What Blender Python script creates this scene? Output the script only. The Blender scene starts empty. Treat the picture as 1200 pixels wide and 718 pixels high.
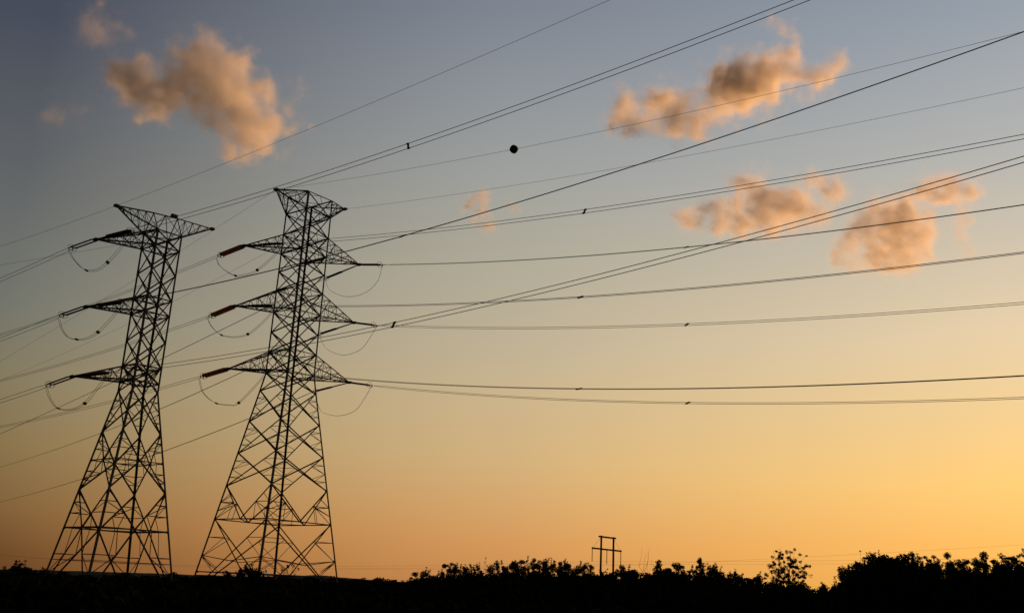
import bpy, math, random
import numpy as np
from mathutils import Vector, noise

# ------------------------------------------------------------------ camera, sky, sun, exposure
scene = bpy.context.scene
C = scene.collection
R = math.radians
FPX = 1167.0                      # focal length in photo pixels (35 mm lens)
PITCH, ROLL, EYE = R(16.1), R(2.6), 1.7

cam_data = bpy.data.cameras.new('camera')
cam_data.sensor_width = 36.0
cam_data.lens = 36.0 * FPX / 1200.0
cam_data.clip_start = 0.1
cam_data.clip_end = 60000.0
cam = bpy.data.objects.new('camera', cam_data)
C.objects.link(cam)
cam.location = (0, 0, EYE)
from mathutils import Matrix
cam.rotation_euler = (Matrix.Rotation(math.pi / 2 + PITCH, 3, 'X') @ Matrix.Rotation(ROLL, 3, 'Z')).to_euler()
scene.camera = cam

SUN_AZ, SUN_EL = 52.0, -0.9       # the sun has just gone below the horizon, right of the frame
world = bpy.data.worlds.new('World')
scene.world = world
world.use_nodes = True
wn, wl = world.node_tree.nodes, world.node_tree.links
for n in list(wn):
    wn.remove(n)
def srgb(r, g, b):
    f = lambda c: c / 12.92 if c <= 0.04045 else ((c + 0.055) / 1.055) ** 2.4
    return (f(r / 255), f(g / 255), f(b / 255), 1)
w_out = wn.new('ShaderNodeOutputWorld')
tc = wn.new('ShaderNodeTexCoord')
sep = wn.new('ShaderNodeSeparateXYZ')
wl.new(tc.outputs['Generated'], sep.inputs[0])
def wmath(op, a, b=None):
    n = wn.new('ShaderNodeMath'); n.operation = op
    for i, v in enumerate((a, b)):
        if v is None: continue
        if isinstance(v, (int, float)): n.inputs[i].default_value = v
        else: wl.new(v, n.inputs[i])
    return n.outputs[0]
elev = wmath('MULTIPLY', wmath('ARCSINE', sep.outputs['Z']), 180 / math.pi / 90)
azim = wmath('ADD', wmath('MULTIPLY', wmath('ARCTAN2', sep.outputs['X'], sep.outputs['Y']), 0.5 / math.pi), 0.5)
def ramp(fac, stops, smooth=True):
    n = wn.new('ShaderNodeValToRGB')
    n.color_ramp.interpolation = 'B_SPLINE' if smooth else 'LINEAR'
    els = n.color_ramp.elements
    while len(els) > 1: els.remove(els[-1])
    for i, (p, c) in enumerate(stops):
        e = els[0] if i == 0 else els.new(p)
        e.position = p; e.color = c
    wl.new(fac, n.inputs[0])
    return n.outputs[0]
# colour of the dusk sky by height above the horizon, on three bearings: left of the view, ahead, toward the set sun
def column(stops):
    return ramp(elev, [(d / 90, tuple(v * .5 * k for v in srgb(*c)[:3]) + (1,)) for d, c, k in stops], smooth=False)
ahead = column([(0, (198, 132, 76), 1), (1.2, (204, 142, 82), 1), (2.8, (211, 151, 90), 1), (5, (211, 164, 107), 1), (7.5, (209, 175, 124), 1), (10.5, (203, 178, 136), 1),
                (13.8, (191, 176, 147), 1), (19, (174, 169, 151), 1), (23.6, (159, 160, 156), 1), (28.5, (142, 147, 153), 1), (32.5, (127, 134, 145), 1), (45, (88, 98, 116), 1), (90, (52, 60, 78), 1)])
away = column([(0, (86, 55, 29), 1), (1.0, (95, 63, 34), 1), (3.2, (119, 90, 54), 1), (6.4, (130, 110, 74), 1), (9.5, (128, 118, 92), 1), (13.3, (113, 115, 105), 1),
               (17, (104, 107, 104), 1), (20.6, (94, 97, 100), 1), (27.9, (70, 76, 90), 1), (45, (48, 54, 68), 1), (90, (38, 44, 58), 1)])
sunward = column([(0, (255, 184, 78), .95), (1.5, (255, 185, 86), 1), (3.6, (255, 189, 97), 1.03), (6.5, (255, 203, 117), 1.04), (10.3, (244, 207, 146), 1), (14.3, (232, 207, 168), 1),
                  (19.5, (204, 192, 172), 1), (24, (178, 178, 175), 1), (30.4, (150, 158, 168), 1), (45, (100, 112, 132), 1), (90, (56, 66, 86), 1)])
deg = wmath('MULTIPLY', wmath('SUBTRACT', azim, .5), 360)
def clamp01(v):
    n = wn.new('ShaderNodeClamp'); wl.new(v, n.inputs[0]); return n.outputs[0]
def blend(f, a, b):
    n = wn.new('ShaderNodeMix'); n.data_type = 'RGBA'; n.clamp_factor = True
    wl.new(f, n.inputs[0]); wl.new(a, n.inputs[6]); wl.new(b, n.inputs[7]); return n.outputs[2]
sky_h = blend(clamp01(wmath('DIVIDE', deg, 27.0)), blend(wmath('POWER', clamp01(wmath('DIVIDE', deg, -28.0)), 1.2), ahead, away), sunward)
# beyond the view the glow swells over the sun and dies away behind the viewer
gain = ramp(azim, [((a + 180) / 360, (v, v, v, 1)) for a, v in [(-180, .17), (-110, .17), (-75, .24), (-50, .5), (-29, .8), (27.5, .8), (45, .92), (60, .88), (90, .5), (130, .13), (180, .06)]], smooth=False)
mul = wn.new('ShaderNodeVectorMath'); mul.operation = 'MULTIPLY'
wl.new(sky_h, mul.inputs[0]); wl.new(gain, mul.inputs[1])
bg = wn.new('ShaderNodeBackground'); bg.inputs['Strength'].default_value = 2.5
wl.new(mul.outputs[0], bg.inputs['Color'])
sky = wn.new('ShaderNodeTexSky'); sky.sky_type = 'NISHITA'; sky.sun_disc = False
sky.sun_elevation = R(SUN_EL); sky.sun_rotation = R(SUN_AZ)
bg2 = wn.new('ShaderNodeBackground'); bg2.inputs['Strength'].default_value = 0.02
wl.new(sky.outputs[0], bg2.inputs['Color'])
add = wn.new('ShaderNodeAddShader')
wl.new(bg.outputs[0], add.inputs[0]); wl.new(bg2.outputs[0], add.inputs[1])
wl.new(add.outputs[0], w_out.inputs['Surface'])

sun_data = bpy.data.lights.new('sun', 'SUN')
sun_data.energy = 5.0
sun_data.angle = R(0.5)
sun_data.color = (1.0, 0.47, 0.17)
sun = bpy.data.objects.new('sun', sun_data)
C.objects.link(sun)
to_sun = Vector((math.sin(R(SUN_AZ)) * math.cos(R(SUN_EL)), math.cos(R(SUN_AZ)) * math.cos(R(SUN_EL)), math.sin(R(SUN_EL))))
sun.rotation_euler = to_sun.to_track_quat('Z', 'Y').to_euler()

vs = scene.view_settings
vs.view_transform = 'Standard'
vs.look = 'None'
vs.exposure = 0.0
vs.gamma = 1.0
vs.use_curve_mapping = False
scene.cycles.volume_bounces = 9
scene.cycles.volume_step_rate = 0.6
scene.cycles.max_bounces = 10

# ------------------------------------------------------------------ helpers
def direction(az):
    return Vector((math.sin(R(az)), math.cos(R(az)), 0))
def view_ray(x, y):
    """unit vector from the viewpoint toward a photo pixel, used to read bearings and heights off the photo"""
    u, v = x - 600, 359 - y
    h = u * math.cos(ROLL) - v * math.sin(ROLL); w = u * math.sin(ROLL) + v * math.cos(ROLL)
    return Vector((h, FPX * math.cos(PITCH) - w * math.sin(PITCH), FPX * math.sin(PITCH) + w * math.cos(PITCH))).normalized()
def spot(x, y, dist):
    r = view_ray(x, y); t = dist / math.hypot(r.x, r.y)
    return Vector((r.x * t, r.y * t, EYE + r.z * t))

class MB:
    def __init__(self): self.v, self.f = [], []
    def add(self, vs, fs):
        o = len(self.v); self.v += [tuple(p) for p in vs]; self.f += [tuple(i + o for i in f) for f in fs]
    def frame(self, d):
        d = d.normalized(); up = Vector((0, 0, 1)) if abs(d.z) < 0.9 else Vector((1, 0, 0))
        a = d.cross(up).normalized(); return d, a, a.cross(d).normalized()
    def angle(self, p, q, w, out=None):
        """L-section steel member from p to q, flange width w"""
        p, q = Vector(p), Vector(q)
        if (q - p).length < 1e-4: return
        d, a, b = self.frame(q - p)
        if out is not None:
            o = Vector(out); o = (o - d * o.dot(d))
            if o.length > 1e-4:
                o.normalize(); s = d.cross(o); a = -(o + s).normalized(); b = -(o - s).normalized()
        t = w * 0.16; k = w * 0.35
        prof = [(0, 0), (w, 0), (w, t), (t, t), (t, w), (0, w)]
        vs = [p + a * (x - k) + b * (y - k) for x, y in prof] + [q + a * (x - k) + b * (y - k) for x, y in prof]
        self.add(vs, [(i, (i + 1) % 6, 6 + (i + 1) % 6, 6 + i) for i in range(6)] + [(5, 4, 3, 2, 1, 0), (6, 7, 8, 9, 10, 11)])
    def rod(self, p, q, r0, r1=None, n=8):
        p, q = Vector(p), Vector(q); r1 = r0 if r1 is None else r1
        d, a, b = self.frame(q - p)
        vs = []
        for c, r in ((p, r0), (q, r1)):
            vs += [c + (a * math.cos(2 * math.pi * i / n) + b * math.sin(2 * math.pi * i / n)) * r for i in range(n)]
        self.add(vs, [(i, (i + 1) % n, n + (i + 1) % n, n + i) for i in range(n)] + [tuple(range(n))[::-1], tuple(range(n, 2 * n))])
    def tube(self, pts, r, n=6):
        pts = [Vector(p) for p in pts]; m = len(pts); vs = []
        for i, c in enumerate(pts):
            t = pts[min(i + 1, m - 1)] - pts[max(i - 1, 0)]
            d, a, b = self.frame(t)
            rr = r[i] if isinstance(r, (list, tuple)) else r
            vs += [c + (a * math.cos(2 * math.pi * k / n) + b * math.sin(2 * math.pi * k / n)) * rr for k in range(n)]
        fs = [(i * n + k, i * n + (k + 1) % n, (i + 1) * n + (k + 1) % n, (i + 1) * n + k) for i in range(m - 1) for k in range(n)]
        self.add(vs, fs + [tuple(range(n))[::-1], tuple(range((m - 1) * n, m * n))])
    def lathe(self, p, q, prof, n=10):
        """profile [(t along p->q in 0..1, radius)]"""
        p, q = Vector(p), Vector(q); d, a, b = self.frame(q - p); m = len(prof); vs = []
        for t, r in prof:
            c = p.lerp(q, t)
            vs += [c + (a * math.cos(2 * math.pi * k / n) + b * math.sin(2 * math.pi * k / n)) * r for k in range(n)]
        fs = [(i * n + k, i * n + (k + 1) % n, (i + 1) * n + (k + 1) % n, (i + 1) * n + k) for i in range(m - 1) for k in range(n)]
        self.add(vs, fs + [tuple(range(n))[::-1], tuple(range((m - 1) * n, m * n))])
    def plate(self, c, ex, ey, ez, hx, hy, hz):
        c = Vector(c); vs = [c + ex * (sx * hx) + ey * (sy * hy) + ez * (sz * hz) for sx in (-1, 1) for sy in (-1, 1) for sz in (-1, 1)]
        self.add(vs, [(0, 1, 3, 2), (4, 6, 7, 5), (0, 4, 5, 1), (2, 3, 7, 6), (0, 2, 6, 4), (1, 5, 7, 3)])
    def build(self, name, mat, parent=None, loc=None, smooth=False):
        base = parent['_w'] if parent is not None else (loc if loc is not None else (0, 0, 0))
        base = Vector(base)
        me = bpy.data.meshes.new(name)
        me.from_pydata([tuple(Vector(p) - base) for p in self.v], [], self.f)
        me.update()
        me.materials.append(mat)
        if smooth: me.polygons.foreach_set('use_smooth', [True] * len(me.polygons))
        o = bpy.data.objects.new(name, me); C.objects.link(o)
        if parent is not None: o.parent = parent; WORLD.append(o)
        else: o.location = base
        o['_w'] = tuple(base); WORLD.append(o)
        return o
WORLD = []
def thing(name, loc, label, cat, group=None):
    o = bpy.data.objects.new(name, None); C.objects.link(o)
    o.location = loc; o.empty_display_size = 0.5
    o['_w'] = tuple(loc); WORLD.append(o)
    return tag(o, label, cat, group)
def tag(o, label, cat, group=None):
    o['label'] = label; o['category'] = cat
    if group: o['group'] = group
    return o

def material(name, col, rough=0.7, metal=0.0, var=0.25, scale=3.0, col2=None, spec=0.3):
    m = bpy.data.materials.new(name); m.use_nodes = True
    nt = m.node_tree; b = nt.nodes['Principled BSDF']
    b.inputs['Roughness'].default_value = rough; b.inputs['Metallic'].default_value = metal
    b.inputs['Specular IOR Level'].default_value = spec
    no = nt.nodes.new('ShaderNodeTexNoise'); no.inputs['Scale'].default_value = scale; no.inputs['Detail'].default_value = 4
    co = nt.nodes.new('ShaderNodeTexCoord'); nt.links.new(co.outputs['Object'], no.inputs['Vector'])
    rp = nt.nodes.new('ShaderNodeValToRGB')
    c2 = col2 or tuple(c * (1 - var) for c in col)
    rp.color_ramp.elements[0].position = 0.35; rp.color_ramp.elements[0].color = (*c2, 1)
    rp.color_ramp.elements[1].position = 0.65; rp.color_ramp.elements[1].color = (*col, 1)
    nt.links.new(no.outputs['Fac'], rp.inputs[0]); nt.links.new(rp.outputs[0], b.inputs['Base Color'])
    return m
M_STEEL = material('weathered_galvanised_steel', (0.085, 0.082, 0.08), 0.75, 0.0, 0.35, 2.0, spec=0.15)
M_WIRE = material('aluminium_cable', (0.07, 0.07, 0.07), 0.7, 0.0, 0.2, 8.0, spec=0.15)
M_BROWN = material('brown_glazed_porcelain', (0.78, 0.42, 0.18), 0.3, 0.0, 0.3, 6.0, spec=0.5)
def let_light_through(m, col, amount):
    nt = m.node_tree; b = nt.nodes['Principled BSDF']; out = nt.nodes['Material Output']
    tr = nt.nodes.new('ShaderNodeBsdfTranslucent'); tr.inputs['Color'].default_value = (*col, 1)
    mx = nt.nodes.new('ShaderNodeMixShader'); mx.inputs[0].default_value = amount
    nt.links.new(b.outputs[0], mx.inputs[1]); nt.links.new(tr.outputs[0], mx.inputs[2]); nt.links.new(mx.outputs[0], out.inputs[0])
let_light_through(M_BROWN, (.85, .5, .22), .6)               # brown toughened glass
M_GREY = material('dark_grey_porcelain', (0.09, 0.075, 0.065), 0.35, 0.0, 0.3, 6.0, spec=0.4)
M_DARKBROWN = material('dark_brown_porcelain', (0.2, 0.075, 0.035), 0.35, 0.0, 0.3, 6.0, spec=0.4)
M_BALL = material('dark_marker_ball_plastic', (0.06, 0.03, 0.02), 0.8, 0.0, 0.2, 4.0, spec=0.1)
M_WOOD = material('old_pole_wood', (0.07, 0.05, 0.038), 0.9, 0.0, 0.4, 3.0, spec=0.1)
M_LEAF = material('evergreen_leaves', (0.028, 0.033, 0.014), 0.9, 0.0, 0.4, 0.8, spec=0.05)
M_BARK = material('bark', (0.05, 0.04, 0.03), 0.95, 0.0, 0.4, 3.0, spec=0.05)
M_SCRUB = material('scrub_leaves', (0.022, 0.022, 0.012), 0.95, 0.0, 0.4, 0.3, spec=0.0)
M_GROUND = material('dark_soil_and_burnt_grass', (0.014, 0.012, 0.008), 1.0, 0.0, 0.4, 0.2, spec=0.0)
M_HILL = material('haze_tinted_hill_scrub', (0.09, 0.075, 0.05), 1.0, 0.0, 0.3, 0.01, spec=0.0)  # hill scrub lightened: the haze of distance is put into its base colour

# ------------------------------------------------------------------ ground and hills
def grid_sheet():
    m = MB(); rings = [0, 20, 40, 60, 90, 130, 180, 260, 400, 700, 1200, 2500, 5000, 10000, 20000]; n = 96
    vs = [(0, 0, 0)]; fs = []
    for r in rings[1:]:
        for k in range(n):
            a = 2 * math.pi * k / n
            x, y = r * math.sin(a), r * math.cos(a)
            z = 0.0 if r < 15 else (noise.noise(Vector((x * .02, y * .02, 0))) * .18 if r < 2000 else 0)
            vs.append((x, y, z - (0.0 if r < 300 else 0.6)))
    fs += [(0, 1 + k, 1 + (k + 1) % n) for k in range(n)]
    for i in range(len(rings) - 2):
        o = 1 + i * n
        fs += [(o + k, o + n + k, o + n + (k + 1) % n, o + (k + 1) % n) for k in range(n)]
    m.add(vs, fs)
    return m
g_ = grid_sheet().build('ground', M_GROUND); g_['kind'] = 'structure'

def ridge(name, dist, prof, depth, seed):
    """a low range of hills: cross-section rises to the crest and falls behind"""
    m = MB(); azs = np.arange(-48, 48.01, 0.35); rows = [(-1, 0), (-.55, .45), (-.2, .9), (0, 1), (.3, .8), (1, 0)]
    vs = []
    xs = [p[0] for p in prof]; hs = [p[1] for p in prof]
    for a in azs:
        h = float(np.interp(a, xs, hs)) * (1 + .22 * noise.noise(Vector((a * .45, seed, 0))) + .10 * noise.noise(Vector((a * 2.0, seed, 3))))
        for s, k in rows:
            d = direction(a) * (dist + s * depth + 60 * noise.noise(Vector((a * .3, s, seed))))
            vs.append((d.x, d.y, -2 + (h + 2) * k))
    w = len(rows)
    m.add(vs, [(i * w + k, i * w + k + 1, (i + 1) * w + k + 1, (i + 1) * w + k) for i in range(len(azs) - 1) for k in range(w - 1)])
    o = m.build(name, M_HILL, smooth=True); o['kind'] = 'structure'
    return o
ridge('hills', 2600, [(-48, 8), (-27, 5), (-22, 11), (-18, 14), (-14, 15), (-10, 24), (-6, 20), (0, 14), (20, 14), (48, 14)], 500, 4.2)

# ------------------------------------------------------------------ steel lattice towers
def solve_axis(base, los, rake):
    e = direction(los + 90)
    return lambda z: Vector((base.x, base.y, 0)) + e * (rake * z) + Vector((0, 0, z))
class Tower: pass
def make_tower(base, los, yaw, rad, rake):
    """corners L(eft), N(ear), R(ight), F(ar); rad(z) is half the diagonal at height z"""
    t = Tower(); t.axis = solve_axis(base, los, rake)
    e, n = direction(los + 90), -direction(los)
    ca, sa = math.cos(R(yaw)), math.sin(R(yaw))
    t.cdir = {'L': -e * ca - n * sa, 'N': -e * sa + n * ca, 'R': e * ca + n * sa, 'F': e * sa - n * ca}
    t.c = lambda k, z: t.axis(z) + t.cdir[k] * rad(z)
    t.arm = (t.cdir['R'] + t.cdir['F']).normalized()
    t.line = t.arm.cross(Vector((0, 0, 1))).normalized()
    return t
FACES = [('L', 'N'), ('N', 'R'), ('R', 'F'), ('F', 'L')]

def legs(t, zs, w, root):
    for k in 'LNRF':
        m = MB()
        for a, b in zip(zs[:-1], zs[1:]):
            m.angle(t.c(k, a), t.c(k, b), w, t.cdir[k])
        for z in zs[1:-1]:                                    # gusset plates at the joints
            m.plate(t.c(k, z) - t.cdir[k] * .06, t.arm, t.line, Vector((0, 0, 1)), w * .5, w * .5, w * .62)
        m.build('leg', M_STEEL, root)
def xpanel(m, t, z0, z1, w, ws, sub=0):
    for a, b in FACES:
        p00, p01, p10, p11 = t.c(a, z0), t.c(a, z1), t.c(b, z0), t.c(b, z1)
        o = ((t.cdir[a] + t.cdir[b]))
        m.angle(p00, p11, w, o); m.angle(p10 - o * .05, p01 - o * .05, w, o)
        if sub:
            w0, w1 = (p10 - p00).length, (p11 - p01).length; f = w0 / (w0 + w1)
            x = p00.lerp(p11, f)                               # crossing point of the two diagonals
            for s0, s1 in ((p00, p01), (p10, p11)):
                for u in ((.26, .76) if sub > 1 else ()):
                    q = s0.lerp(s1, u)
                    d = s0.lerp(x, u / f) if u <= f else x.lerp(s1, (u - f) / (1 - f))
                    m.angle(q, d, ws, o)
                if sub > 1:
                    q = s0.lerp(s1, .5)
                    m.angle(q, s0.lerp(x, .56), ws, o); m.angle(q, x.lerp(s1, .44), ws, o)
def kpanel(m, t, ztop, zbot, w, ws, down=True):
    """two diagonals from the leg joints down to the middle of the lower edge of each face"""
    for a, b in FACES:
        mid = t.c(a, zbot).lerp(t.c(b, zbot), .5); o = t.cdir[a] + t.cdir[b]
        for k in (a, b):
            p, q = t.c(k, ztop), t.c(k, zbot)
            m.angle(p, mid, w, o)
            r = p.lerp(mid, .5); lm = p.lerp(q, .5)
            m.angle(lm, r, ws, o); m.angle(q, r, ws, o); m.angle(r, q.lerp(mid, .5), ws, o)
            m.angle(lm, p.lerp(mid, .25), ws, o)
            m.angle(p.lerp(q, .75), r, ws, o)
def ring(m, t, z, w, cross=False):
    for a, b in FACES: m.angle(t.c(a, z), t.c(b, z), w, Vector((0, 0, 1)))
    if cross:
        mids = [t.c(a, z).lerp(t.c(b, z), .5) for a, b in FACES]
        for i in range(4): m.angle(mids[i], mids[(i + 1) % 4], w * .55)
def cross_arm(t, pair, zb, zt, tip, w, ws, root, n=4, name='cross_arm', hang=True):
    """pyramid of four chords from one face of the body to the tip, with zigzag lacing"""
    m = MB(); a, b = pair; tip = Vector(tip)
    ch = {k + s: (t.c(k, z), tip) for k in pair for s, z in (('b', zb), ('t', zt))}
    for p, q in ch.values(): m.angle(p, q, w)
    at = lambda k, u: ch[k][0].lerp(tip, u)
    for i in range(n):
        u0, u1 = i / (n + .6), (i + 1) / (n + .6)
        for k, l in ((a + 'b', b + 'b'), (a + 't', b + 't'), (a + 'b', a + 't'), (b + 'b', b + 't')):
            m.angle(at(k, u0), at(l, u1), ws)
            m.angle(at(k, u1), at(l, u1), ws)
            if i < 2: m.angle(at(l, u0), at(k, u1), ws * .85)
    m.plate(tip, t.arm, t.line, Vector((0, 0, 1)), .2, .32, .12)
    return m.build(name, M_STEEL, root)

# --- the tower with six arms -----------------------------------------------------------
B2 = Vector((-26.3505, 117.0711, 0)); LOS2 = -12.685
B1 = Vector((-39.4893, 104.8074, 0)); LOS1 = -20.645
def rad2(z): return (8.39 - z * .2169) if z < 25.74 else 2.83 - (z - 25.74) * .005
T2 = make_tower(B2, LOS2, 6.5, rad2, .0073)
root2 = thing('transmission_tower', B2, 'tall steel lattice pylon with six arms, right of the other pylon', 'pylon')
z2 = [0, 2.64, 4.42, 8.47, 12.3, 16.1, 19.87, 23.61, 25.74, 28.36, 30.8, 33.27, 36.1, 38.45, 40.8, 43.33, 46.05, 48.35]
legs(T2, z2, .2, root2)
m = MB()
xpanel(m, T2, .1, 8.47, .115, .05, 2); kpanel(m, T2, 12.3, 8.47, .125, .06)
for a, b in FACES:                                            # fans from the low joints to the middle of each face
    mid = T2.c(a, 3.9).lerp(T2.c(b, 3.9), .5)
    for k in (a, b): m.angle(T2.c(k, 4.42), mid, .08); m.angle(T2.c(k, 4.42), T2.c(k, 2.64).lerp(mid, .45), .06)
xpanel(m, T2, 12.3, 16.1, .115, .045, 2); xpanel(m, T2, 16.1, 19.87, .115, .045, 2); xpanel(m, T2, 19.87, 23.61, .115, .045, 2); xpanel(m, T2, 23.61, 25.74, .12, .05, 0)
m.build('leg_bracing', M_STEEL, root2)
m = MB(); ring(m, T2, 2.64, .14); m.build('belt', M_STEEL, root2)
m = MB(); ring(m, T2, 8.47, .14, True); m.build('belt', M_STEEL, root2)
m = MB()
for a, b in zip(z2[8:-1], z2[9:]): xpanel(m, T2, a, b, .125, .045, 0)
for z in (25.74, 28.36, 33.27, 36.1, 40.8, 43.33, 46.05, 48.35): ring(m, T2, z, .11, True)
m.build('body_bracing', M_STEEL, root2)

def tip_at(t, s, z): return t.axis(z) + t.arm * s
TIP = {'2LT': tip_at(T2, -8.83, 39.41), '2LM': tip_at(T2, -9.01, 32.02), '2LL': tip_at(T2, -8.81, 24.70),
       '2RT': tip_at(T2, 9.21, 42.34), '2RM': tip_at(T2, 9.31, 34.46), '2RL': tip_at(T2, 9.52, 26.63),
       '2PL': tip_at(T2, -5.33, 47.77), '2PR': tip_at(T2, 5.77, 48.98)}
for key, zb, zt in (('2LT', 40.8, 43.33), ('2LM', 33.27, 36.1), ('2LL', 25.74, 28.36)):
    cross_arm(T2, ('L', 'N'), zb, zt, TIP[key], .14, .06, root2)
for key, zb, zt in (('2RT', 40.8, 43.33), ('2RM', 33.27, 36.1), ('2RL', 25.74, 28.36)):
    cross_arm(T2, ('R', 'F'), zb, zt, TIP[key], .14, .06, root2)
cross_arm(T2, ('L', 'N'), 46.05, 48.35, TIP['2PL'], .13, .06, root2, 2, 'earth_wire_peak')
cross_arm(T2, ('R', 'F'), 46.05, 48.35, TIP['2PR'], .13, .06, root2, 2, 'earth_wire_peak')

# --- the tower with three arms ---------------------------------------------------------
def rad1(z): return (6.621 - z * .2213) if z < 20.6 else 2.06
T1 = make_tower(B1, LOS1, 17, rad1, .0073)
root1 = thing('transmission_tower', B1, 'leftmost steel lattice pylon, with three arms all on its left side', 'pylon')
z1 = [0, 6.28, 10.16, 13.2, 16.25, 20.6, 21.55, 23.27, 26.1, 29.07, 30.81, 33.7, 36.59, 38.35]
legs(T1, z1, .2, root1)
m = MB()
def split_x(m, t, z0, zm, z1, w, ws):
    """tall X panel whose crossing sits on a belt at height zm, with lacing in the corners"""
    for a, b in FACES:
        o = t.cdir[a] + t.cdir[b]; x = t.c(a, zm).lerp(t.c(b, zm), .5)
        for k in (a, b):
            m.angle(t.c(k, z0), x, w, o); m.angle(t.c(k, z1), x, w, o)
            for zz in (z0, z1):
                for u in (.33, .62):
                    q = t.c(k, zm + (zz - zm) * (1 - u)); d = t.c(k, zz).lerp(x, u)
                    m.angle(q, d, ws, o)
                    m.angle(t.c(k, zm + (zz - zm) * (1 - u + .28)), d, ws, o)
                m.angle(t.c(k, zz).lerp(x, .62), t.c(k, zm).lerp(x, .5), ws, o)
split_x(m, T1, -.6, 6.28, 10.16, .14, .065)
split_x(m, T1, 10.16, 13.2, 16.25, .135, .06)
xpanel(m, T1, 16.25, 20.6, .13, .06, 2); xpanel(m, T1, 20.6, 23.27, .11, .05, 0)
for a, b in FACES:                                            # light struts tying the low panels
    for z in (1.6, 3.1):
        m.angle(T1.c(a, z), T1.c(b, z), .055)
m.build('leg_bracing', M_STEEL, root1)
m = MB(); ring(m, T1, 6.28, .17, True); m.build('belt', M_STEEL, root1)
m = MB(); ring(m, T1, 13.2, .12, True); m.build('belt', M_STEEL, root1)
m = MB()
for a, b in zip(z1[6:-1], z1[7:]): xpanel(m, T1, a, b, .12, .055, 1)
for z in (21.55, 23.27, 29.07, 30.81, 36.59, 38.35): ring(m, T1, z, .15, True)
m.build('body_bracing', M_STEEL, root1)
for k in (0,):
    TIP.update({'1LT': tip_at(T1, -7.34, 35.65), '1LM': tip_at(T1, -7.12, 28.32), '1LL': tip_at(T1, -7.25, 20.93),
                '1PL': tip_at(T1, -5.79, 39.99), '1PR': tip_at(T1, 5.92, 40.98)})
for key, zb, zt in (('1LT', 36.59, 38.35), ('1LM', 29.07, 30.81), ('1LL', 21.55, 23.27)):
    cross_arm(T1, ('L', 'N'), zb, zt, TIP[key], .15, .065, root1)
# the roof beam that carries both earth wires
ridge_pt = lambda s: TIP['1PL'].lerp(TIP['1PR'], (s + 5.79) / 11.71) + Vector((0, 0, .28 * (1 - abs(s) / 6)))
m = MB()
for k in 'LN': m.angle(T1.c(k, 38.35), ridge_pt(-1.45), .12)
for k in 'RF': m.angle(T1.c(k, 38.35), ridge_pt(1.45), .12)
m.angle(ridge_pt(-1.45), ridge_pt(1.45), .14)
for k in 'LN': m.angle(T1.c(k, 38.35), ridge_pt(0), .07)
for k in 'RF': m.angle(T1.c(k, 38.35), ridge_pt(0), .07)
m.plate(ridge_pt(1.0) + Vector((0, 0, .2)), T1.arm, T1.line, Vector((0, 0, 1)), .34, .2, .17)
m.build('roof_frame', M_STEEL, root1)
for tipk, pair, s in (('1PL', ('L', 'N'), -1.45), ('1PR', ('R', 'F'), 1.45)):
    m = MB(); tip = TIP[tipk]; a, b = [T1.c(k, 38.35) for k in pair]; r = ridge_pt(s)
    for p in (a, b, r): m.angle(p, tip, .13)
    for i in range(4):
        u0, u1 = i / 4.6, (i + 1) / 4.6
        for p in (a, b):
            m.angle(p.lerp(tip, u0), r.lerp(tip, u1), .06); m.angle(p.lerp(tip, u1), r.lerp(tip, u1), .06)
        m.angle(a.lerp(tip, u1), b.lerp(tip, u1), .055); m.angle(a.lerp(tip, u0), b.lerp(tip, u1), .05)
    m.plate(tip, T1.arm, T1.line, Vector((0, 0, 1)), .22, .25, .13)
    m.build('earth_wire_peak', M_STEEL, root1)

# ------------------------------------------------------------------ insulators, conductors, jumper loops
LEFT, RIGHT = direction(-51), direction(129)
ARM = direction(39)
WORDS = {'T': 'top', 'M': 'middle', 'L': 'lowest'}
def whose(key):
    n, side, lev = key
    return f"{WORDS[lev]} {'left' if side == 'L' else 'right'} arm of the six-armed pylon" if n == '2' else f"{WORDS[lev]} arm of the three-armed pylon"
def on_line(key, d, s, z): p = TIP[key]; return Vector((p.x + d.x * s, p.y + d.y * s, z))

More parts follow.
